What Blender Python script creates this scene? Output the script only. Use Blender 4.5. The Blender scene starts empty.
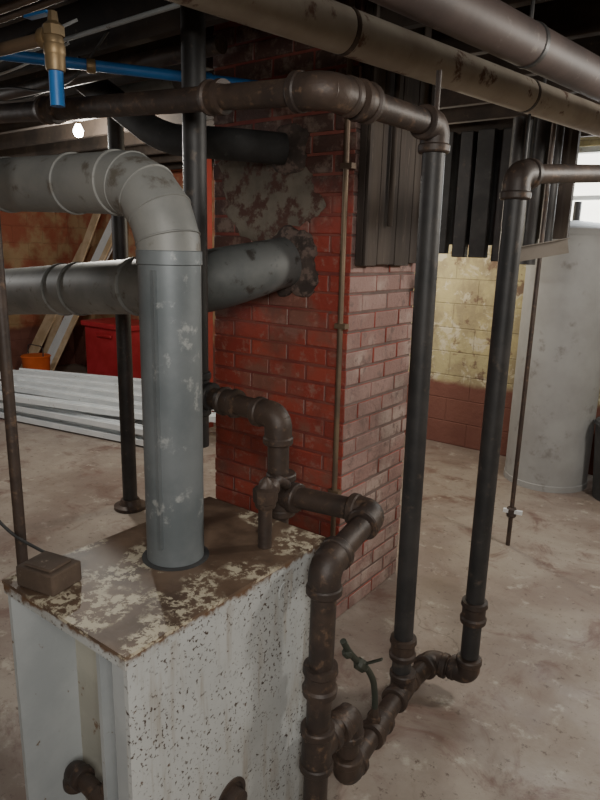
import bpy, bmesh, math, random
from mathutils import Vector, Matrix
random.seed(7)
V=Vector
# ---------------------------------------------------------------- materials
def new_mat(name):
    m=bpy.data.materials.new(name); m.use_nodes=True
    nt=m.node_tree; b=nt.nodes['Principled BSDF']
    return m,nt,b
def N(nt,t,**kw):
    n=nt.nodes.new(t)
    for k,v in kw.items(): setattr(n,k,v)
    return n
def coords(nt):
    return N(nt,'ShaderNodeTexCoord').outputs['Object']
def noise(nt,co,scale,detail=6,rough=.6,dist=0):
    n=N(nt,'ShaderNodeTexNoise'); n.inputs['Scale'].default_value=scale
    n.inputs['Detail'].default_value=detail; n.inputs['Roughness'].default_value=rough
    n.inputs['Distortion'].default_value=dist
    nt.links.new(co,n.inputs['Vector']); return n.outputs['Fac']
def scaled(nt,co,s):
    n=N(nt,'ShaderNodeVectorMath',operation='MULTIPLY'); nt.links.new(co,n.inputs[0]); n.inputs[1].default_value=s; return n.outputs[0]
def ramp(nt,fac,a,b):
    r=N(nt,'ShaderNodeMapRange'); r.inputs['From Min'].default_value=a; r.inputs['From Max'].default_value=b
    r.interpolation_type='SMOOTHSTEP'
    nt.links.new(fac,r.inputs['Value']); return r.outputs['Result']
def mix(nt,f,a,b):
    m=N(nt,'ShaderNodeMix',data_type='RGBA')
    if isinstance(f,(float,int)): m.inputs[0].default_value=f
    else: nt.links.new(f,m.inputs[0])
    for i,c in ((6,a),(7,b)):
        if isinstance(c,tuple): m.inputs[i].default_value=(*c,1)
        else: nt.links.new(c,m.inputs[i])
    return m.outputs[2]
def mul(nt,a,b,op='MULTIPLY'):
    m=N(nt,'ShaderNodeMath',operation=op)
    for i,c in enumerate((a,b)):
        if isinstance(c,(float,int)): m.inputs[i].default_value=c
        else: nt.links.new(c,m.inputs[i])
    return m.outputs[0]
def bump(nt,b,h,strength=.4,dist=.01):
    n=N(nt,'ShaderNodeBump'); n.inputs['Strength'].default_value=strength; n.inputs['Distance'].default_value=dist
    nt.links.new(h,n.inputs['Height']); nt.links.new(n.outputs['Normal'],b.inputs['Normal'])
def worn(name,c1,c2,c3=None,s1=6,s2=22,t3=(.6,.7),rough=.55,metal=0.,bst=.25,bd=.004,stretch=None):
    m,nt,b=new_mat(name); co=coords(nt)
    if stretch: co=scaled(nt,co,stretch)
    f=ramp(nt,noise(nt,co,s1),.35,.65)
    c=mix(nt,f,c1,c2)
    n2=noise(nt,co,s2,8,.65)
    if c3: c=mix(nt,ramp(nt,n2,*t3),c,c3)
    nt.links.new(c,b.inputs['Base Color'])
    b.inputs['Roughness'].default_value=rough; b.inputs['Metallic'].default_value=metal
    bump(nt,b,n2,bst,bd)
    return m
IRON=worn('rusty_iron',(.038,.028,.024),(.068,.046,.035),(.15,.095,.062),rough=.52,metal=.1,s1=9,s2=34,t3=(.54,.72),bst=.5)
DARK=worn('blackened_iron',(.026,.026,.027),(.048,.045,.044),(.10,.08,.065),rough=.52,metal=.1,t3=(.57,.74),bst=.4)
GALV=worn('galvanized_steel',(.13,.15,.16),(.185,.205,.215),(.34,.355,.35),s1=5,s2=17,t3=(.57,.68),rough=.5,metal=.25,bst=.1)
GALVD=worn('dusty_galvanized',(.18,.185,.178),(.26,.26,.245),(.13,.115,.095),s1=4,s2=14,t3=(.56,.68),rough=.55,metal=.2,bst=.15)
GALVS=worn('sooty_galvanized',(.09,.10,.10),(.15,.158,.155),(.055,.05,.045),s1=4,s2=12,t3=(.54,.66),rough=.6,metal=.1,bst=.2)
SOOT=worn('soot_black',(.03,.03,.03),(.055,.055,.055),(.08,.08,.075),rough=.75,metal=0)
SOOTM=worn('sooty_mortar',(.055,.042,.037),(.095,.072,.062),(.18,.13,.11),rough=.95,s1=9,s2=18,t3=(.50,.60),bst=.9,bd=.015)
INSUL=worn('painted_insulation',(.42,.375,.31),(.31,.265,.215),(.14,.08,.06),s1=4,s2=9,t3=(.56,.64),rough=.8,bst=.4)
INSULD=worn('brown_painted_pipe',(.055,.039,.036),(.088,.062,.055),(.16,.13,.115),s1=5,s2=14,rough=.6)
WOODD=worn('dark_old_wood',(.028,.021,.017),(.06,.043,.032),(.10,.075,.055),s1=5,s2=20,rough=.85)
WOODG=worn('dark_panel_wood',(.040,.030,.025),(.075,.058,.046),(.12,.095,.075),s1=4,s2=14,rough=.85,stretch=(3,3,.4))
WOODL=worn('pale_wood',(.45,.33,.2),(.6,.47,.32),rough=.7)
WHITEP=worn('white_vinyl',(.66,.70,.72),(.75,.78,.79),(.5,.5,.48),rough=.5,bst=.02,t3=(.62,.7))
REDP=worn('red_plastic',(.40,.025,.035),(.32,.015,.02),rough=.5,bst=.05)
ORANGE=worn('orange_plastic',(.6,.12,.03),(.5,.10,.02),rough=.5,bst=.03)
BLUE=worn('blue_pex',(.02,.13,.38),(.02,.16,.45),rough=.45,bst=.02)
BRASS=worn('aged_brass',(.30,.21,.11),(.20,.15,.09),rough=.5,metal=.6)
COPPER=worn('dull_copper',(.22,.155,.10),(.14,.10,.072),rough=.55,metal=.4)
TANKM=worn('grey_tank_paint',(.33,.335,.33),(.27,.27,.265),(.20,.19,.18),s1=2.5,s2=7,t3=(.56,.72),rough=.7,bst=.08)
REDPOST=worn('red_post_paint',(.30,.03,.02),(.19,.03,.02),rough=.6)
BLOCKM=worn('rusty_brown_block',(.07,.048,.034),(.12,.083,.06),(.2,.16,.12),rough=.9,s2=40,bst=.6)
CABLE=worn('black_cable',(.02,.02,.02),(.03,.03,.03),rough=.5)
GREENM=worn('greenish_valve',(.035,.042,.032),(.055,.055,.04),rough=.6)
CREAM=worn('cream_panel',(.46,.45,.38),(.36,.35,.30),(.2,.13,.08),s1=4,s2=18,t3=(.6,.68),rough=.6)
GREYP=worn('grey_panel',(.36,.385,.395),(.44,.465,.47),(.2,.15,.1),s1=4,s2=30,t3=(.64,.70),rough=.6)
STRUT=worn('dusty_angle_iron',(.17,.145,.115),(.22,.19,.16),rough=.7)

def jacket():
    m,nt,b=new_mat('speckled_white_enamel'); co=coords(nt)
    base=mix(nt,ramp(nt,noise(nt,co,3),.3,.7),(.50,.52,.515),(.40,.415,.41))
    st=noise(nt,scaled(nt,co,(9,9,1.0)),3,6)
    base=mix(nt,mul(nt,ramp(nt,st,.50,.70),.6),base,(.29,.25,.20))
    sp=ramp(nt,noise(nt,co,105,4,.6),.57,.635)
    mask=ramp(nt,noise(nt,co,7,6,.65),.36,.56)
    c=mix(nt,mul(nt,sp,mask),base,(.07,.05,.04))
    sp2=ramp(nt,noise(nt,co,40,6,.7),.635,.67)
    c=mix(nt,sp2,c,(.12,.08,.055))
    sx=N(nt,'ShaderNodeSeparateXYZ'); nt.links.new(co,sx.inputs[0])
    e=ramp(nt,mul(nt,sx.outputs['Z'],mul(nt,noise(nt,co,14,8,.7),.09),'ADD'),.872,.89)
    c=mix(nt,e,c,(.14,.08,.045))
    nt.links.new(c,b.inputs['Base Color']); b.inputs['Roughness'].default_value=.55
    bump(nt,b,sp,.2,.002)
    return m
JACK=jacket()
def jtop():
    m,nt,b=new_mat('rusted_boiler_top'); co=coords(nt)
    base=mix(nt,ramp(nt,noise(nt,co,7),.35,.65),(.078,.050,.034),(.15,.10,.068))
    sp=ramp(nt,noise(nt,co,34,8,.75,.3),.48,.53)
    sx=N(nt,'ShaderNodeSeparateXYZ'); nt.links.new(co,sx.inputs[0])
    fr=ramp(nt,sx.outputs['Y'],1.02,.76); rt=ramp(nt,sx.outputs['X'],-1.02,-.92)
    edge=mul(nt,mul(nt,fr,rt,'MAXIMUM'),.14)
    mask=ramp(nt,mul(nt,noise(nt,co,6,6),edge,'ADD'),.55,.64)
    c=mix(nt,mul(nt,sp,mask),base,(.48,.43,.32))
    nt.links.new(c,b.inputs['Base Color']); b.inputs['Roughness'].default_value=.5
    bump(nt,b,noise(nt,co,30),.35,.004)
    return m
JTOP=jtop()
def brickmat(name,c1,c2,c3,c4,grime=(.05,.035,.03),gr=.7,soot=True):
    m,nt,b=new_mat(name); co=coords(nt)
    g=N(nt,'ShaderNodeNewGeometry')
    c=mix(nt,g.outputs['Random Per Island'],c1,c2)
    c=mix(nt,ramp(nt,noise(nt,co,4,6),.48,.66),c,c3)
    c=mix(nt,ramp(nt,noise(nt,co,18,8,.7),.52,.66),c,c4)
    c=mix(nt,mul(nt,ramp(nt,noise(nt,co,2.4,6),.44,.66),gr),c,grime)
    if soot:
        sx=N(nt,'ShaderNodeSeparateXYZ'); nt.links.new(co,sx.inputs[0])
        # the painted face is blackened and limewashed near the flue inlets (upper left)
        zz=mul(nt,mul(nt,sx.outputs['Z'],mul(nt,sx.outputs['X'],-.75),'ADD'),mul(nt,noise(nt,co,5,8,.7),.9),'ADD')
        s=ramp(nt,zz,3.1,3.5)
        dirt=mix(nt,ramp(nt,noise(nt,co,11,8,.7),.48,.62),(.06,.042,.036),(.21,.165,.135))
        c=mix(nt,mul(nt,s,.85),c,dirt)
        # pale efflorescence low down
        ef=mul(nt,ramp(nt,noise(nt,scaled(nt,co,(1,1,2)),6,8,.75),.56,.68),ramp(nt,sx.outputs['Z'],1.5,1.0))
        c=mix(nt,mul(nt,ef,.5),c,(.42,.26,.22))
    nt.links.new(c,b.inputs['Base Color']); b.inputs['Roughness'].default_value=.72
    bump(nt,b,noise(nt,co,45,8,.7),.7,.010); return m
BRED=brickmat('red_painted_brick',(.32,.046,.032),(.44,.080,.050),(.27,.11,.08),(.38,.17,.13),grime=(.11,.045,.036),gr=.6)
BBRN=brickmat('bare_pinkish_brick',(.35,.23,.205),(.28,.165,.145),(.43,.33,.29),(.20,.13,.115),gr=.4,soot=False)
MRED=worn('red_mortar',(.20,.045,.038),(.26,.085,.065),(.12,.09,.08),rough=.85)
MBRN=worn('grey_mortar',(.13,.09,.08),(.19,.14,.125),rough=.9)
MPATCH=worn('cement_patch',(.15,.13,.105),(.23,.20,.16),(.11,.055,.045),rough=.95,s1=7,s2=11,t3=(.48,.58),bst=.9,bd=.015)

def wallmat():
    m,nt,b=new_mat('painted_basement_brick'); co=coords(nt)
    sx=N(nt,'ShaderNodeSeparateXYZ'); nt.links.new(co,sx.inputs[0])
    cx=N(nt,'ShaderNodeCombineXYZ')
    nt.links.new(mul(nt,sx.outputs['X'],sx.outputs['Y'],'ADD'),cx.inputs[0]); nt.links.new(sx.outputs['Z'],cx.inputs[1])
    br=N(nt,'ShaderNodeTexBrick'); nt.links.new(cx.outputs[0],br.inputs['Vector'])
    br.inputs['Scale'].default_value=1; br.inputs['Brick Width'].default_value=.4; br.inputs['Row Height'].default_value=.2
    br.inputs['Mortar Size'].default_value=.007; br.inputs['Mortar Smooth'].default_value=.9
    br.inputs['Color1'].default_value=(.46,.39,.20,1); br.inputs['Color2'].default_value=(.41,.36,.20,1); br.inputs['Mortar'].default_value=(.36,.31,.18,1)
    z=mul(nt,sx.outputs['Z'],mul(nt,noise(nt,co,3),.12),'ADD')
    stains=ramp(nt,noise(nt,scaled(nt,co,(1,1,.6)),4,8,.65),.44,.60)
    c=mix(nt,stains,br.outputs['Color'],(.30,.25,.15))
    c=mix(nt,ramp(nt,noise(nt,co,7,8,.7,.5),.53,.60),c,(.52,.47,.34))
    c=mix(nt,ramp(nt,noise(nt,co,5.5,8,.7),.55,.63),c,(.18,.12,.08))
    red=mix(nt,noise(nt,co,5),(.13,.045,.035),(.21,.09,.065))
    leftm=ramp(nt,mul(nt,sx.outputs['X'],mul(nt,noise(nt,co,1.2),1.2),'ADD'),-3.6,-4.2)
    orange=mix(nt,ramp(nt,noise(nt,co,3,8),.4,.6),(.30,.09,.05),(.36,.24,.13))
    c=mix(nt,leftm,c,orange)
    c=mix(nt,ramp(nt,z,.64,.58),c,red)
    nt.links.new(c,b.inputs['Base Color']); b.inputs['Roughness'].default_value=.85
    h=mul(nt,mul(nt,br.outputs['Fac'],-.5),mul(nt,noise(nt,co,20),.8),'ADD')
    bump(nt,b,h,.7,.014); return m
WALL=wallmat()
def floormat():
    m,nt,b=new_mat('worn_painted_concrete'); co=coords(nt)
    c=mix(nt,ramp(nt,noise(nt,co,1.3,8,.6,.4),.38,.62),(.345,.30,.255),(.235,.185,.155))
    c=mix(nt,ramp(nt,noise(nt,co,3.5,8,.7,.8),.50,.68),c,(.175,.11,.09))
    c=mix(nt,ramp(nt,noise(nt,co,9,8,.7),.56,.68),c,(.41,.37,.315))
    c=mix(nt,ramp(nt,noise(nt,co,28,8,.75),.56,.66),c,(.135,.10,.08))
    c=mix(nt,ramp(nt,noise(nt,co,90,4,.7),.65,.71),c,(.08,.06,.05))
    vo=N(nt,'ShaderNodeTexVoronoi',feature='DISTANCE_TO_EDGE'); vo.inputs['Scale'].default_value=.5
    nz=N(nt,'ShaderNodeTexNoise'); nz.inputs['Scale'].default_value=2; nz.inputs['Detail'].default_value=6; nt.links.new(co,nz.inputs['Vector'])
    ad=N(nt,'ShaderNodeVectorMath',operation='MULTIPLY_ADD'); nt.links.new(nz.outputs['Color'],ad.inputs[0]); ad.inputs[1].default_value=(.5,.5,.5); nt.links.new(co,ad.inputs[2])
    nt.links.new(ad.outputs[0],vo.inputs['Vector'])
    cr=ramp(nt,vo.outputs['Distance'],.003,.0005)
    c=mix(nt,mul(nt,mul(nt,cr,ramp(nt,noise(nt,co,1.1,3),.5,.6)),.5),c,(.12,.09,.07))
    nt.links.new(c,b.inputs['Base Color'])
    r=ramp(nt,noise(nt,co,4),.3,.7); rr=N(nt,'ShaderNodeMapRange'); nt.links.new(r,rr.inputs['Value'])
    rr.inputs['To Min'].default_value=.36; rr.inputs['To Max'].default_value=.62; nt.links.new(rr.outputs[0],b.inputs['Roughness'])
    bump(nt,b,noise(nt,co,14,8),.4,.008); return m
FLOOR=floormat()
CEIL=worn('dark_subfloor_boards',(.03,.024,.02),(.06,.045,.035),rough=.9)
def emis(name,col,s):
    m,nt,b=new_mat(name); b.inputs['Base Color'].default_value=(*col,1)
    b.inputs['Emission Color'].default_value=(*col,1); b.inputs['Emission Strength'].default_value=s; return m
BULB=emis('glowing_bulb_glass',(1,.97,.9),25)
SKYG=emis('daylit_glass',(.95,.93,.82),4)

# ---------------------------------------------------------------- mesh builder
class B:
    def __init__(s,name,mats):
        s.bm=bmesh.new(); s.name=name; s.mats=mats
    def _q(s,vs,mi):
        try:
            f=s.bm.faces.new(vs); f.material_index=mi; f.smooth=True; return f
        except ValueError: return None
    def box(s,a,b,mi=0,rot=None,piv=None,mfun=None):
        xs=(a[0],b[0]);ys=(a[1],b[1]);zs=(a[2],b[2])
        vs=[V((x,y,z)) for z in zs for y in ys for x in xs]
        if rot is not None:
            p=V(piv) if piv else (V(a)+V(b))/2
            vs=[p+rot@(v-p) for v in vs]
        vs=[s.bm.verts.new(v) for v in vs]
        for k,idx in enumerate(((0,2,3,1),(4,5,7,6),(0,1,5,4),(2,6,7,3),(0,4,6,2),(1,3,7,5))):
            s._q([vs[i] for i in idx], mfun(k) if mfun else mi)
    def obox(s,p,q,w,h,mi=0,up=(0,0,1)):
        p=V(p);q=V(q);d=(q-p).normalized();sd=d.cross(V(up)).normalized();u=sd.cross(d)
        vs=[s.bm.verts.new(c+sd*a*w/2+u*b*h/2) for c in (p,q) for a,b in ((-1,-1),(1,-1),(1,1),(-1,1))]
        for idx in ((3,2,1,0),(4,5,6,7),(0,1,5,4),(1,2,6,5),(2,3,7,6),(3,0,4,7)): s._q([vs[i] for i in idx],mi)
    def lathe(s,o,ax,prof,mi=0,seg=24,jit=0):
        o=V(o);ax=V(ax).normalized();t=ax.orthogonal().normalized();u=ax.cross(t)
        js=[1+random.uniform(-jit,jit) for _ in range(seg)]
        rings=[]
        for d,r in prof:
            rings.append([s.bm.verts.new(o+ax*d+(t*math.cos(2*math.pi*i/seg)+u*math.sin(2*math.pi*i/seg))*r*js[i]) for i in range(seg)])
        for a,b in zip(rings,rings[1:]):
            for i in range(seg): s._q([a[i],a[(i+1)%seg],b[(i+1)%seg],b[i]],mi)
        s._q(rings[0][::-1],mi); s._q(rings[-1],mi)
    def smear(s,cx,cz,rx,rz,y0,y1,mi,n=40,jit=.10,seed=1):   # ragged trowelled blob on an XZ face
        rg=random.Random(seed); ph=[rg.uniform(0,6.28) for _ in range(5)]
        def rad(t): return 1+.10*math.sin(3*t+ph[0])+.07*math.sin(5*t+ph[1])+.05*math.sin(9*t+ph[2])+rg.uniform(-jit,jit)*.5
        R=[rad(2*math.pi*i/n) for i in range(n)]
        rings=[]
        for k,(sc,yy) in enumerate(((1,y0),(.96,y0+(y1-y0)*.6),(.80,y1),(.35,y1+(y1-y0)*.15))):
            rings.append([s.bm.verts.new((cx+rx*R[i]*sc*math.cos(2*math.pi*i/n),yy+rg.uniform(-.002,.002)*(k>1),cz+rz*R[i]*sc*math.sin(2*math.pi*i/n))) for i in range(n)])
        for a,b in zip(rings,rings[1:]):
            for i in range(n): s._q([a[i],a[(i+1)%n],b[(i+1)%n],b[i]],mi)
        s._q(rings[-1],mi); s._q(rings[0][::-1],mi)
    def tube(s,pts,r,mi=0,bend=.05,seg=20,nb=8,rings=None):
        pts=[V(p) for p in pts]; path=[pts[0]]
        for i in range(1,len(pts)-1):
            a,c,b=pts[i-1],pts[i],pts[i+1]
            bb=min(bend,(a-c).length*.49,(b-c).length*.49)
            p0=c+(a-c).normalized()*bb; p1=c+(b-c).normalized()*bb
            for k in range(nb+1):
                t=k/nb; w=.7071
                q=(p0*(1-t)**2+c*2*w*t*(1-t)+p1*t*t)/((1-t)**2+2*w*t*(1-t)+t*t); path.append(q)
        path.append(pts[-1])
        u=None; R=[]
        for i,p in enumerate(path):
            if i==0: d=path[1]-p
            elif i==len(path)-1: d=p-path[i-1]
            else: d=(path[i+1]-p).normalized()+(p-path[i-1]).normalized()
            d.normalize()
            if u is None: u=d.orthogonal().normalized()
            else: u=(u-d*u.dot(d)).normalized()
            w=d.cross(u)
            rr=r(i/(len(path)-1)) if callable(r) else r
            R.append([s.bm.verts.new(p+(u*math.cos(2*math.pi*k/seg)+w*math.sin(2*math.pi*k/seg))*rr) for k in range(seg)])
        for a,b in zip(R,R[1:]):
            for i in range(seg): s._q([a[i],a[(i+1)%seg],b[(i+1)%seg],b[i]],mi)
        s._q(R[0][::-1],mi); s._q(R[-1],mi)
    # threaded iron fittings
    def collar(s,c,ax,r,L=.03,k=1.36,mi=0):
        R=r*k; s.lathe(V(c)-V(ax).normalized()*L/2,ax,[(0,r*.98),(.001,R*.93),(L*.2,R),(L*.8,R),(L-.001,R*.93),(L,r*.98)],mi)
    def coupling(s,c,ax,r,L=.09,mi=0):
        s.lathe(V(c)-V(ax).normalized()*L/2,ax,[(0,r*.98),(.001,r*1.36),(L*.22,r*1.42),(L*.3,r*1.25),(L*.7,r*1.25),(L*.78,r*1.42),(L-.001,r*1.36),(L,r*.98)],mi)
    def elbow(s,c,d1,d2,r,L=.058,mi=0):
        c=V(c);d1=V(d1).normalized();d2=V(d2).normalized()
        s.tube([c+d1*L,c,c+d2*L],r*1.27,mi,bend=L*.95,seg=24)
        s.collar(c+d1*L,d1,r,.026,1.4,mi); s.collar(c+d2*L,d2,r,.026,1.4,mi)
    def tee(s,c,ax,br,r,L=.056,mi=0):
        c=V(c);ax=V(ax).normalized();br=V(br).normalized()
        s.tube([c-ax*L,c+ax*L],r*1.25,mi,seg=24); s.tube([c,c+br*L],r*1.25,mi,seg=24)
        for d in (ax,-ax,br): s.collar(c+d*L,d,r,.026,1.4,mi)
    def done(s,bevel=0,origin=True):
        bm=s.bm
        bmesh.ops.recalc_face_normals(bm,faces=bm.faces)
        for e in bm.edges:
            if len(e.link_faces)==2 and e.calc_face_angle(0)>.6: e.smooth=False
        me=bpy.data.meshes.new(s.name); 
        bm.to_mesh(me); bm.free()
        for m in s.mats: me.materials.append(m)
        o=bpy.data.objects.new(s.name,me); bpy.context.collection.objects.link(o)
        if bevel:
            md=o.modifiers.new('bevel','BEVEL'); md.width=bevel; md.segments=2; md.limit_method='ANGLE'
        return o
def Rz(a): return Matrix.Rotation(math.radians(a),3,'Z')

# ---------------------------------------------------------------- room
XL,XR,YF,YB,H=-7.6,3.0,-2.2,4.95,2.55
JZ=H-.2
b=B('floor',[FLOOR]); b.box((XL-.2,YF-.2,-.15),(XR+.2,YB+.2,0)); b.done()
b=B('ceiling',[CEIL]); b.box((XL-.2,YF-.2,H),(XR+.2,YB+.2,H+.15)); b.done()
WX0,WX1,WZ0,WZ1=-1.5,-.45,1.72,2.36
b=B('wall_back',[WALL])
b.box((XL-.2,YB,0),(WX0,YB+.2,H)); b.box((WX1,YB,0),(XR+.2,YB+.2,H))
b.box((WX0,YB,0),(WX1,YB+.2,WZ0)); b.box((WX0,YB,WZ1),(WX1,YB+.2,H)); b.done()
b=B('wall_left',[WALL]); b.box((XL-.2,YF,0),(XL,YB,H)); b.done()
b=B('wall_right',[WALL]); b.box((XR,YF,0),(XR+.2,YB,H)); b.done()
b=B('wall_front',[WALL]); b.box((XL-.2,YF-.2,0),(XR+.2,YF,H)); b.done()
b=B('window_1',[WHITEP,SKYG])
b.box((WX0,YB+.1,WZ0),(WX1,YB+.14,WZ1),1)
for a,c in (((WX0,YB+.03,WZ0),(WX1,YB+.1,WZ0+.04)),((WX0,YB+.03,WZ1-.04),(WX1,YB+.1,WZ1)),((WX0,YB+.03,WZ0),(WX0+.04,YB+.1,WZ1)),((WX1-.04,YB+.03,WZ0),(WX1,YB+.1,WZ1)),((-.98,YB+.03,WZ0),(-.94,YB+.1,WZ1)),((WX0,YB+.04,2.0),(WX1,YB+.1,2.03))):
    b.box(a,c,0)
b.done()
cx0,cx1,cy0,cy1=-2.10,-1.355,2.11,2.67
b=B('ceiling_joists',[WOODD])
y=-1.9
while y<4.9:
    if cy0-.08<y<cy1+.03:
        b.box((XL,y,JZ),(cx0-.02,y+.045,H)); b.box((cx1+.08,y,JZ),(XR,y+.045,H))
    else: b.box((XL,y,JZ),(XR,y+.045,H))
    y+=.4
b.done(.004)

# ---------------------------------------------------------------- chimney
b=B('brick_chimney',[BRED,BBRN,MRED,MBRN,MPATCH,SOOTM])
b.box((cx0+.004,cy0+.004,0),(cx1-.005,cy1-.005,H),mfun=lambda k:3 if k==5 else 2)
ch=.0755; n=int(H/ch)
def mf(k): return 1 if k==5 else 0
for i in range(n):
    z0=i*ch+.005; z1=(i+1)*ch-.005; odd=i%2
    j=lambda: random.uniform(-.004,.003)
    x=cx1; bl=.205
    first=bl if not odd else .1
    while x>cx0+.02:
        w=first if first else bl; first=None
        xa=max(x-w,cx0); 
        if xa-cx0<.04: xa=cx0
        b.box((xa+.004,cy0+j(),z0+j()*.5),(x-(.004 if x<cx1-.01 else 0),cy0+.1 if x<cx1 else (cy0+(.1 if not odd else .205)),z1+j()*.5),mfun=mf)
        x=xa
    yy=cy0+(.1 if not odd else .205)
    while yy<cy1-.02:
        yb=min(yy+bl,cy1)
        if cy1-yb<.04: yb=cy1
        b.box((cx1-.1,yy+.005,z0+j()*.5),(cx1+j(),yb-.003,z1+j()*.5),mfun=mf); yy=yb
    b.box((cx0,cy0+.105,z0),(cx0+.1,cy0+.32,z1),0); b.box((cx0,cy0+.33,z0),(cx0+.1,cy1,z1),0)
# smeared cement and sooty mortar round the two flue inlets
b.smear(-1.77,1.80,.26,.17,cy0+.008,cy0-.009,4,seed=3)
b.smear(-1.93,1.92,.14,.12,cy0+.008,cy0-.008,4,seed=8)
b.smear(-1.655,1.545,.155,.145,cy0+.008,cy0-.030,5,seed=5)
b.smear(-1.68,1.99,.11,.10,cy0+.008,cy0-.022,5,seed=6)
b.done(.005)
b=B('corner_conduit',[COPPER]); b.tube([(-1.372,2.09,.0),(-1.385,2.09,H)],.011,seg=12)
for z in (.6,1.3,1.9): b.box((-1.40,2.078,z),(-1.35,2.108,z+.02))
b.done()
b=B('plank_cladding',[WOODG])
yy=2.125
for w,zb in ((.12,1.545),(.14,1.55),(.13,1.545),(.12,1.555)):
    b.box((-1.348,yy,zb),(-1.318,yy+w-.003,H)); yy+=w+.001
b.box((-1.318,2.13,1.545),(-1.305,2.15,H)); b.box((-1.318,2.60,1.55),(-1.305,2.63,H))
b.tube([(-1.30,2.30,1.7),(-1.30,2.30,H)],.012,seg=10)
b.done(.003)

# ---------------------------------------------------------------- boiler
bx0,bx1,by0,by1,bz=-1.31,-.878,.645,1.29,.85
b=B('boiler',[JACK,JTOP,GREYP,CREAM,IRON,SOOT])
b.box((bx1-.012,by0,0),(bx1,by1,bz-.012),0)
b.box((bx0,by0,0),(bx0+.012,by1,bz-.012),2)
b.box((bx0+.012,by1-.012,0),(bx1-.012,by1,bz-.012),0)
b.box((bx0-.006,by0-.008,bz-.008),(bx1+.006,by1+.008,bz),1)
b.box((bx1+.0005,by0-.008,bz-.03),(bx1+.005,by1+.008,bz-.008),0)
b.box((bx0,by0-.008,bz-.03),(bx1,by0-.002,bz-.008),0)
b.box((bx0+.012,.80,0),(bx1-.012,.812,bz-.014),3)
b.box((bx0+.235,.71,0),(bx0+.247,.80,bz-.014),2)
b.box((bx1-.05,by0+.002,0),(bx1-.012,by0+.008,bz-.014),2)
b.box((bx0+.012,.65,0),(bx1-.012,1.2,.05),5)
b.lathe((-1.105,.972,bz-.002),(0,0,1),[(0,.083),(.003,.083),(.004,.07)],5,seg=32)
b.lathe((-1.215,1.10,bz-.002),(0,0,1),[(0,.02),(.004,.02),(.005,.012)],5,seg=16)
b.lathe((-1.03,1.22,bz-.002),(0,0,1),[(0,.014),(.008,.012)],4,seg=6)
b.lathe((bx1-.002,1.13,.765),(1,0,0),[(0,.027),(.0035,.027),(.0038,.025),(.003,.023),(.0028,.01)],0,seg=24)
b.tube([(-1.24,.74,.28),(-1.24,.74,.30),(-.99,.72,.30)],.022,4,bend=.02)
b.elbow((-1.24,.74,.30),(0,0,-1),(1,-.08,0),.022,.035,4)
b.lathe((-1.13,.73,.30),(1,-.08,0),[(0,.03),(.01,.034),(.05,.034),(.06,.03)],4,seg=8)
b.tube([(-1.10,.73,.30),(-1.10,.73,.355),(-1.10,.8,.375)],.012,4)
b.tube([(-1.03,.725,.30),(-1.03,.725,.05)],.02,4)
b.collar((-1.03,.725,.30),(1,0,0),.022,mi=4)
b.lathe((bx1-.002,.93,.295),(1,0,0),[(0,.05),(.006,.05),(.006,.04),(.003,.038)],4,seg=24)
b.lathe((bx1-.002,.93,.295),(1,0,0),[(0,.03),(.03,.03),(.03,.02)],4,seg=16)
b.done(.002)
b=B('loose_brick_block',[BLOCKM,IRON])
b.box((-1.275,.655,bz+.001),(-1.165,.742,bz+.05),0,rot=Rz(12)); b.box((-1.26,.665,bz+.048),(-1.18,.73,bz+.056),0,rot=Rz(12))
b.done(.004)
b=B('relief_valve',[IRON,BRASS])
rx,ry=-.965,1.15
b.tube([(rx,ry,bz+.001),(rx,ry,1.0)],.018); b.collar((rx,ry,.975),(0,0,1),.02,.03)
b.lathe((rx,ry,.965),(0,0,1),[(0,.02),(.01,.031),(.045,.033),(.05,.02),(.065,.016),(.075,.006)],0,seg=8)
b.tube([(rx,ry,1.0),(-1.0,1.24,1.0),(-1.07,1.37,.93)],.014,bend=.03)
b.collar((rx-.01,ry+.03,1.0),(-.3,.9,0),.018,.03)
b.done()

# ---------------------------------------------------------------- flue pipes
b=B('flue_pipe',[GALV,GALVD,SOOT])
fx,fy,R=-1.105,.972,.070
b.tube([(fx,fy,bz+.003),(fx,fy,1.585)],R,0,seg=40)
cen=V((fx-.155,fy,1.585)); rad=.155
pts=[cen+V((math.cos(a)*rad,0,math.sin(a)*rad)) for a in [math.radians(t) for t in (0,11,34,56,79,90)]]
b.tube(pts,R+.001,1,bend=.004,seg=40,nb=1)
for k,p in enumerate(pts[1:-1]):
    d=(pts[k+2]-pts[k]).normalized(); b.lathe(p-d*.003,d,[(0,R),(.002,R+.003),(.004,R+.003),(.006,R)],1,seg=40)
b.lathe((fx,fy,1.56),(0,0,1),[(0,R),(.002,R+.003),(.03,R+.003),(.032,R)],0,seg=40)
b.tube([(fx-.15,fy,1.74),(-3.3,fy,1.80)],R,1,seg=40)
for x in (-1.27,-1.44,-1.75,-2.3): b.lathe((x,fy,1.74+(-1.255-x)*.028),(-1,0,.028),[(0,R),(.002,R+.004),(.014,R+.004),(.016,R)],1,seg=40)
b.box((fx+.02,fy-R-.003,.9),(fx+.030,fy-R+.012,1.55),0)
b.tube([(-3.3,fy,1.80),(-3.6,1.2,1.82),(-3.6,1.6,1.85)],R,1,seg=32,bend=.15)
b.done()
b=B('flue_pipe',[GALVD,GALVS,SOOT])
R2=.118
b.tube([(-4.2,1.74,1.27),(-1.95,1.76,1.45)],R2,0,seg=40)
b.tube([(-2.02,1.76,1.445),(-1.82,1.77,1.465),(-1.68,1.93,1.52),(-1.655,2.075,1.55)],lambda t:R2+.012-.03*t,1,seg=40,bend=.10,nb=4)
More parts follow.
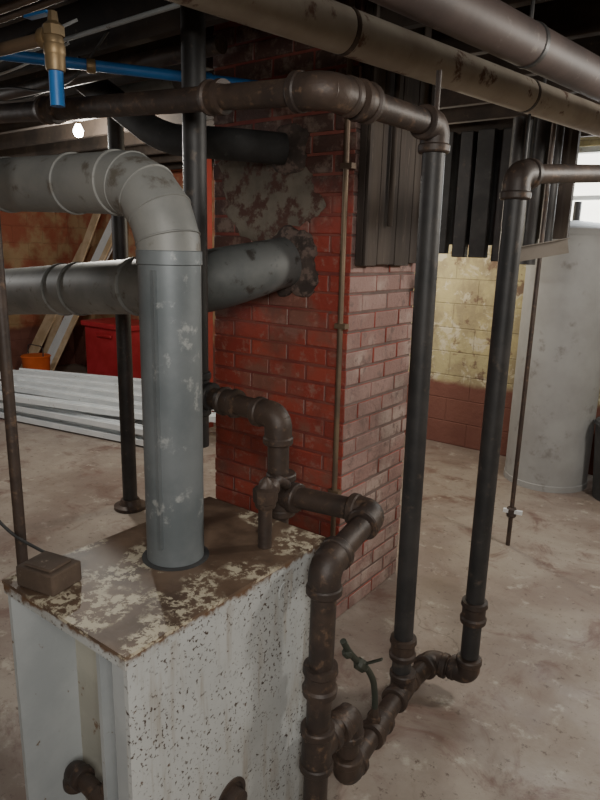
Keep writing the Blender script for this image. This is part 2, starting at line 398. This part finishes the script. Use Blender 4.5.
for x in (-4.0,-3.3,-2.75,-2.62,-2.2,-2.0): 
    z=1.27+(x+4.2)*.08; b.lathe((x,1.75,z),(1,0,.08),[(0,R2),(.003,R2+.006),(.015,R2+.006),(.018,R2)],0,seg=40)
b.done()
b=B('vent_pipe',[SOOT,GALVS])
b.tube([(-2.65,1.86,2.32),(-2.15,1.87,2.03),(-1.80,1.88,1.99),(-1.68,2.085,1.99)],.06,0,seg=32,bend=.12)
b.done()

# ---------------------------------------------------------------- iron steam piping
r=.033
b=B('steam_pipe',[IRON,DARK])
A=V((-1.49,1.42,1.13)); E1=V((-1.145,1.42,1.115)); T1=V((-1.13,1.42,.872)); E2=V((-.825,1.455,.88)); E3=V((-.795,1.18,.84))
b.tube([(-1.49,1.42,H-.01),(-1.49,1.42,.95)],.036,1); b.tee(A,(0,0,1),(1,0,0),.032,.06,1)
b.tube([A,E1],r); b.coupling(A.lerp(E1,.42),(1,0,0),r,.07); b.elbow(E1,(-1,0,0),(0,0,-1),r,.075)
b.tube([E1,V((-1.13,1.42,.25))],r); b.tee(T1,(0,0,1),(1,0,0),r)
b.tube([T1,E2],r); b.elbow(E2,E3-E2,(-1,-.1,0),r,.058)
b.tube([E2,E3],r); b.elbow(E3,E2-E3,(0,0,-1),r,.062)
b.tube([E3,(-.8,1.18,.0)],r); b.coupling((-.797,1.18,.52),(0,0,1),r,.085)
b.tee((-.799,1.18,.31),(0,0,1),(0,1,0),r)
b.tube([(-.8,1.18,.31),(-.8,1.34,.31)],r); b.elbow((-.8,1.34,.30),(0,-1,0),(0,0,-1),r,.055)
b.tube([(-.8,1.34,.30),(-.8,1.34,.18)],r)
b.done()
b=B('return_header_pipe',[IRON,BRASS,DARK,GREENM])
h0,h1,h2=V((-.8,1.34,.105)),V((-.848,1.77,.105)),V((-.835,1.985,.105))
b.elbow(h0,(0,0,1),(h1-h0),r,.055); b.tube([h0,h1],r); b.tee(h1,h1-h0,(0,0,1),r,.062)
b.coupling(h0.lerp(h1,.5),h1-h0,r,.1); b.tube([h1,h2],r); b.elbow(h2,h1-h2,(1,.05,0),r,.048)
h3=V((-.70,2.0,.105)); b.tube([h2,h3],r); b.elbow(h3,(-1,0,0),(0,0,1),r,.055)
m=h0.lerp(h1,.45)
b.tube([m,(m.x,m.y,.22),(m.x-.005,m.y-.02,.33),(m.x-.04,m.y-.10,.42),(m.x-.05,m.y-.13,.48)],.010,3,bend=.05,seg=12)
b.lathe((m.x,m.y,.135),(0,0,1),[(0,.022),(.03,.022),(.03,.014),(.06,.012)],0,seg=6)
b.lathe((m.x-.015,m.y-.05,.36),(-.3,-.6,.6),[(0,.012),(.01,.02),(.035,.02),(.045,.012)],3,seg=8)
b.obox((m.x-.02,m.y-.06,.375),(m.x+.04,m.y-.05,.415),.012,.005,3)
b.lathe((m.x-.04,m.y-.10,.42),(-.3,-.6,.6),[(0,.010),(.01,.016),(.02,.016),(.03,.010)],3,seg=8)
b.done()
b=B('riser_pipe',[IRON,DARK])
P2=V((-.855,1.77,0)); o1=V((-.87,1.77,1.955)); o2=V((-.90,1.27,1.955))
b.tube([(P2.x,P2.y,.18),o1],r,1); b.coupling((P2.x,P2.y,.27),(0,0,1),r,.08); b.elbow(o1,(0,0,-1),o2-o1,r,.062)
b.tube([o1,o2],r); b.elbow(o2,o1-o2,(-1,0,.06),r,.08); b.coupling(o2.lerp(o1,.28),o1-o2,r*1.05,.06)
b.tube([o2,(-3.4,1.27,2.11)],r*.95); b.coupling((-1.25,1.27,1.978),(-1,0,.06),r*.95,.06); b.coupling((-2.0,1.27,2.024),(-1,0,.06),r*.95,.08)
b.tube([(o1.x,o1.y,o1.z),(o1.x,o1.y,2.10)],.008,0,seg=10)
b.done()
b=B('riser_pipe',[IRON,DARK])
q1=V((-.70,2.0,1.84)); q2=V((-.45,2.95,1.93))
b.tube([(-.70,2.0,.18),q1],r,1); b.coupling((-.70,2.0,.36),(0,0,1),r,.085); b.elbow(q1,(0,0,-1),q2-q1,r,.062)
b.tube([q1,q2,(-.2,3.9,2.0),(.1,4.93,2.05)],r*.9)
b.done()
# ---------------------------------------------------------------- overhead pipes
def strap(b,c,ax,R,mi): b.lathe(V(c)-V(ax).normalized()*.01,ax,[(0,R),(.002,R+.003),(.018,R+.003),(.02,R)],mi,seg=32)
b=B('insulated_pipe',[INSUL,DARK,IRON])
p,q=V((-1.40,.3,2.22)),V((-.52,4.90,2.22)); d=(q-p)
b.tube([p,q],.062,0,seg=32)
for t in (.16,.3,.52,.72,.85): strap(b,p+d*t,d,.061,2)
for t in (.26,.55,.85): c=p+d*t; b.tube([c+V((0,0,.06)),(c.x,c.y,H-.01)],.006,1,seg=8)
b.done()
b=B('insulated_pipe',[INSULD,DARK])
p,q=V((-.93,.2,2.16)),V((-.20,4.90,2.17)); d=q-p
b.tube([p,q],.056,0,seg=32)
for t in (.36,.52,.7): strap(b,p+d*t,d,.056,1)
for t in (.36,.7): c=p+d*t; b.tube([c+V((0,0,.05)),(c.x,c.y,H-.01)],.006,1,seg=8)
b.done()
b=B('heating_pipe',[DARK]); b.tube([(-.58,.9,2.27),(-.02,4.9,2.28)],.035); b.done()
b=B('heating_pipe',[INSUL]); b.tube([(-.40,.9,2.29),(.16,4.9,2.29)],.03); b.done()
b=B('heating_pipe',[IRON]); b.tube([(-5.5,1.65,2.27),(-1.6,1.65,2.25)],.03); b.done()
b=B('heating_pipe',[DARK]); b.tube([(-5.0,.72,2.30),(-1.6,.72,2.31)],.022); b.done()
b=B('heating_pipe',[COPPER]); b.tube([(-4.6,1.1,2.27),(-1.55,1.1,2.26)],.011); b.tube([(-4.6,1.14,2.27),(-1.55,1.14,2.26)],.011); b.done()
b=B('heating_pipe',[GALVD]); b.tube([(-5.2,2.0,2.3),(-2.2,2.0,2.28)],.03); b.done()
b=B('electrical_conduit',[GREYP]); b.tube([(-4.5,.9,2.33),(-1.6,.92,2.33)],.008); b.tube([(-4.5,1.52,2.33),(-1.6,1.5,2.33)],.008); b.done()
b=B('loose_cables',[CABLE,WHITEP])
for k in range(9):
    y0=random.uniform(.6,1.7); x0=random.uniform(-3.2,-1.9); pts=[(x0-1.4,y0+random.uniform(-.3,.1),2.3)]
    for s_ in range(3): pts.append((x0-1.4+.45*(s_+1),y0+random.uniform(-.2,.1),2.3-random.uniform(.03,.14)))
    pts.append((x0+.3,y0,2.34)); b.tube(pts,.005,int(k%3==0),bend=.2,seg=8)
b.done()
b=B('blue_water_pipe',[BLUE,BRASS,COPPER])
b.tube([(-2.9,.03,2.20),(-1.68,1.93,2.19)],.018,0)
b.collar((-1.79,1.76,2.19),(.54,.84,0),.018,.05,1.4,0)
b.collar((-2.0,1.43,2.19),(.54,.84,0),.018,.03,1.3,1)
b.done()
b=B('water_valve',[BLUE,BRASS,COPPER])
w=V((-1.39,.90,2.05))
b.tube([w+V((-1.3,0,.04)),w],.014,2); b.elbow(w,(-1,0,0),(0,0,-1),.017,.028,1); b.tube([w,w+V((0,0,-.145))],.016,0); b.collar(w+V((0,0,-.05)),(0,0,1),.017,.045,1.3,1)
b.lathe(w,(0,0,1),[(0,.024),(.02,.024),(.03,.012),(.05,.01)],1,seg=8); b.obox(w+V((-.01,0,.05)),w+V((-.10,0,.055)),.02,.006,0)
b.done()
# ---------------------------------------------------------------- posts & thin pipes
b=B('support_column',[DARK,IRON]); b.tube([(-3.05,2.32,.0),(-3.05,2.32,JZ-.016)],.044,0); b.lathe((-3.05,2.32,0),(0,0,1),[(0,.10),(.02,.10),(.03,.07),(.06,.055)],1); b.box((-3.17,2.2,JZ-.016),(-2.93,2.44,JZ-.001),0); b.done()
b=B('support_post',[REDPOST]); b.box((-4.05,3.9,0),(-3.97,3.98,JZ-.001)); b.done(.006)
b=B('drain_pipe',[IRON]); b.tube([(-1.47,.77,0),(-1.47,.77,H-.01)],.014,seg=14); b.coupling((-1.47,.77,1.95),(0,0,1),.013,.05); b.done()
b=B('water_pipe',[IRON,WHITEP]); b.tube([(-1.02,3.36,0.0),(-1.02,3.36,H-.01)],.012,seg=12); b.lathe((-1.02,3.36,.17),(0,0,1),[(0,.02),(.01,.028),(.05,.028),(.06,.02)],0,seg=8); b.obox((-1.06,3.34,.21),(-.96,3.36,.21),.02,.02,1); b.done()
b=B('electrical_cable',[CABLE]); b.tube([(-1.54,.7,2.3),(-1.52,.71,1.5),(-1.57,.68,1.1),(-1.44,.7,.92),(-1.32,.76,.862),(-1.27,.78,.856)],.004,0,bend=.15,seg=8); b.done()
b=B('angle_bracket',[STRUT,DARK]); b.obox((-.93,2.70,1.60),(-.74,2.80,1.645),.004,.06); b.obox((-.93,2.70,1.63),(-.74,2.80,1.675),.04,.004)
b.tube([(-.92,2.70,1.6),(-.92,2.70,2.15)],.006,1,seg=8); b.done()
# ---------------------------------------------------------------- tank
b=B('storage_tank',[TANKM,DARK])
b.lathe((-1.19,4.62,0),(0,0,1),[(0,.29),(.04,.29),(.045,.285),(1.74,.285),(1.74,.292),(1.78,.292),(1.79,.28),(1.82,.18),(1.84,0.02)],0,seg=48)
b.tube([(-1.19,4.62,1.82),(-1.19,4.62,1.96)],.025,1)
b.done()
b=B('hanging_duct',[SOOT,DARK,WOODG])
for i,(x,y,w,zb) in enumerate(((-1.90,3.95,.09,1.60),(-1.78,3.98,.09,1.58),(-1.66,3.97,.11,1.58),(-1.52,4.0,.09,1.56))):
    b.box((x,y,zb),(x+w,y+.06,JZ-.001),i%2)
b.box((-1.9,4.05,1.66),(-1.42,4.1,JZ-.001),0)
b.box((-2.5,4.3,2.0),(-1.42,4.5,JZ-.001),0)
b.done(.006)
b=B('hanging_pipes',[DARK,WOODG])
for x,y,rr,zb in ((-1.33,3.75,.035,1.60),(-1.22,3.8,.045,1.55),(-1.12,3.78,.03,1.62),(-1.28,3.86,.03,1.58)): b.tube([(x,y,zb),(x,y,JZ-.001)],rr)
b.box((-1.42,3.92,1.7),(-1.05,3.96,JZ-.001),1)
b.done()
b=B('wall_rack',[DARK])
for z in (1.0,1.12,1.24,1.36): b.tube([(-2.75,4.9,z),(-2.45,4.9,z)],.008,seg=8)
for x in (-2.73,-2.47): b.tube([(x,4.9,.95),(x,4.9,1.42)],.01,seg=8); b.box((x-.01,4.89,1.0),(x+.01,4.949,1.03)); b.box((x-.01,4.89,1.34),(x+.01,4.949,1.37))
b.done()
b=B('waste_bin',[SOOT]); b.lathe((-.68,4.55,0),(0,0,1),[(0,.16),(.5,.2),(.52,.21),(.54,.2),(.54,.18)],0); b.done()
# ---------------------------------------------------------------- clutter left
b=B('white_trim_boards',[WHITEP])
c=V((-4.95,3.40,0)); dr=V((2.1,.72,0)).normalized(); pr=V((-dr.y,dr.x,0))
for i in range(15):
    a=random.uniform(-.16,.12); k=i%5; lay=i//5
    d=(dr+pr*a).normalized(); L=random.uniform(1.1,1.45); o=c+pr*(.36-.19*k+lay*.05)+dr*random.uniform(-.3,.3)+V((0,0,.04+.085*lay+(4-k)*.02))
    b.obox(o-d*L,o+d*L,.11,.012); b.obox(o-d*L+pr*.055,o+d*L+pr*.055,.008,.05); b.obox(o-d*L-pr*.055,o+d*L-pr*.055,.008,.05)
b.done(.002)
b=B('red_storage_bin',[REDP]); b.box((-6.15,4.15,0),(-5.4,4.6,.72)); b.box((-6.18,4.12,.72),(-5.37,4.63,.78)); b.box((-5.9,4.125,.62),(-5.65,4.15,.66)); b.done(.02)
b=B('leaning_boards',[WHITEP,WOODL])
for i,(x,tx,mi,w,z) in enumerate(((-7.25,-6.75,1,.14,2.1),(-7.1,-6.45,0,.16,1.95),(-6.95,-6.4,0,.10,1.8),(-7.35,-7.1,1,.2,1.6),(-6.75,-6.3,1,.09,2.0))):
    b.obox((x,4.2-.05*i,.02),(tx,4.88,z),w,.02,mi,up=(0,-1,.5))
b.done(.002)
b=B('orange_bucket',[ORANGE,DARK]); b.lathe((-6.5,3.75,0),(0,0,1),[(0,.12),(.36,.15),(.38,.16),(.39,.15),(.39,.13)],0); b.tube([(-6.65,3.75,.38),(-6.65,3.75,.5),(-6.35,3.75,.5),(-6.35,3.75,.38)],.006,1,seg=8); b.done()
b=B('storage_shelf',[WOODD,GREYP,REDP])
for z in (.4,.9,1.4): b.box((-7.5,2.2,z),(-7.1,3.7,z+.03))
for x in (-7.5,-7.14):
    for yv in (2.2,3.66): b.box((x,yv,0),(x+.04,yv+.04,1.7))
for i in range(9):
    z=(.43,.93,1.43)[i%3]; yv=2.3+.42*(i//3)+random.uniform(0,.08); b.box((-7.45,yv,z),(-7.15,yv+.28,z+random.uniform(.15,.3)),1+i%2)
b.done(.004)
b=B('light_bulb',[BULB,BRASS]); lb=V((-3.73,2.55,2.26))
b.lathe(lb,(0,0,1),[(0,.005),(.005,.02),(.02,.03),(.04,.032),(.06,.024),(.08,.014)],0); b.lathe(lb+V((0,0,.08)),(0,0,1),[(0,.016),(.04,.018),(.045,.03),(.09,.035)],1); b.tube([lb+V((0,0,.16)),lb+V((0,0,.285))],.005,1,seg=8)
b.done()

# ---------------------------------------------------------------- lights
def pt(n,loc,e,col,rad=.08):
    l=bpy.data.lights.new(n,'POINT'); l.energy=e; l.color=col; l.shadow_soft_size=rad
    o=bpy.data.objects.new(n,l); o.location=loc; bpy.context.collection.objects.link(o)
def area(n,loc,to,e,col,sx,sy):
    l=bpy.data.lights.new(n,'AREA'); l.shape='RECTANGLE'; l.size=sx; l.size_y=sy; l.energy=e; l.color=col
    o=bpy.data.objects.new(n,l); o.location=loc; o.rotation_euler=(V(to)-V(loc)).to_track_quat('-Z','Y').to_euler(); bpy.context.collection.objects.link(o)
pt('lamp_left_bulb',(-3.73,2.55,2.2),75,(1,.95,.85),.04)
pt('lamp_right_bulb',(.5,3.0,2.1),98,(1,.94,.85),.12)
area('fill_light_camera',(.6,-.6,2.1),(-1.3,1.8,1.0),46,(1,.96,.90),.7,.7)  # unseen soft fill added behind the camera to brighten boiler and chimney front
pt('lamp_back_bulb',(-2.4,4.1,1.8),42,(1,.90,.72),.05)
pt('lamp_far_left',(-5.5,1.0,2.2),60,(.98,.97,.95),.06)
area('window_daylight',(-.9,4.85,2.08),(-.9,2.5,.3),14,(.9,.95,1),.8,.45)
w=bpy.data.worlds.new('world'); bpy.context.scene.world=w; w.use_nodes=True
w.node_tree.nodes['Background'].inputs[0].default_value=(.5,.5,.5,1); w.node_tree.nodes['Background'].inputs[1].default_value=.05
# ---------------------------------------------------------------- camera
yaw,p,ro=math.radians(36.9),math.radians(13.4),math.radians(1.5)
F=V((-math.sin(yaw),math.cos(yaw),0)); Rr=V((math.cos(yaw),math.sin(yaw),0)); Z=V((0,0,1))
fw=F*math.cos(p)-Z*math.sin(p); U=F*math.sin(p)+Z*math.cos(p)
cxv=Rr*math.cos(ro)+U*math.sin(ro); cyv=U*math.cos(ro)-Rr*math.sin(ro)
M=Matrix((cxv,cyv,-fw)).transposed().to_4x4(); M.translation=(0,0,1.6)
cam=bpy.data.cameras.new('camera'); cam.lens=36*630/800; cam.sensor_width=36; cam.clip_start=.02
co=bpy.data.objects.new('camera',cam); co.matrix_world=M; bpy.context.collection.objects.link(co)
bpy.context.scene.camera=co
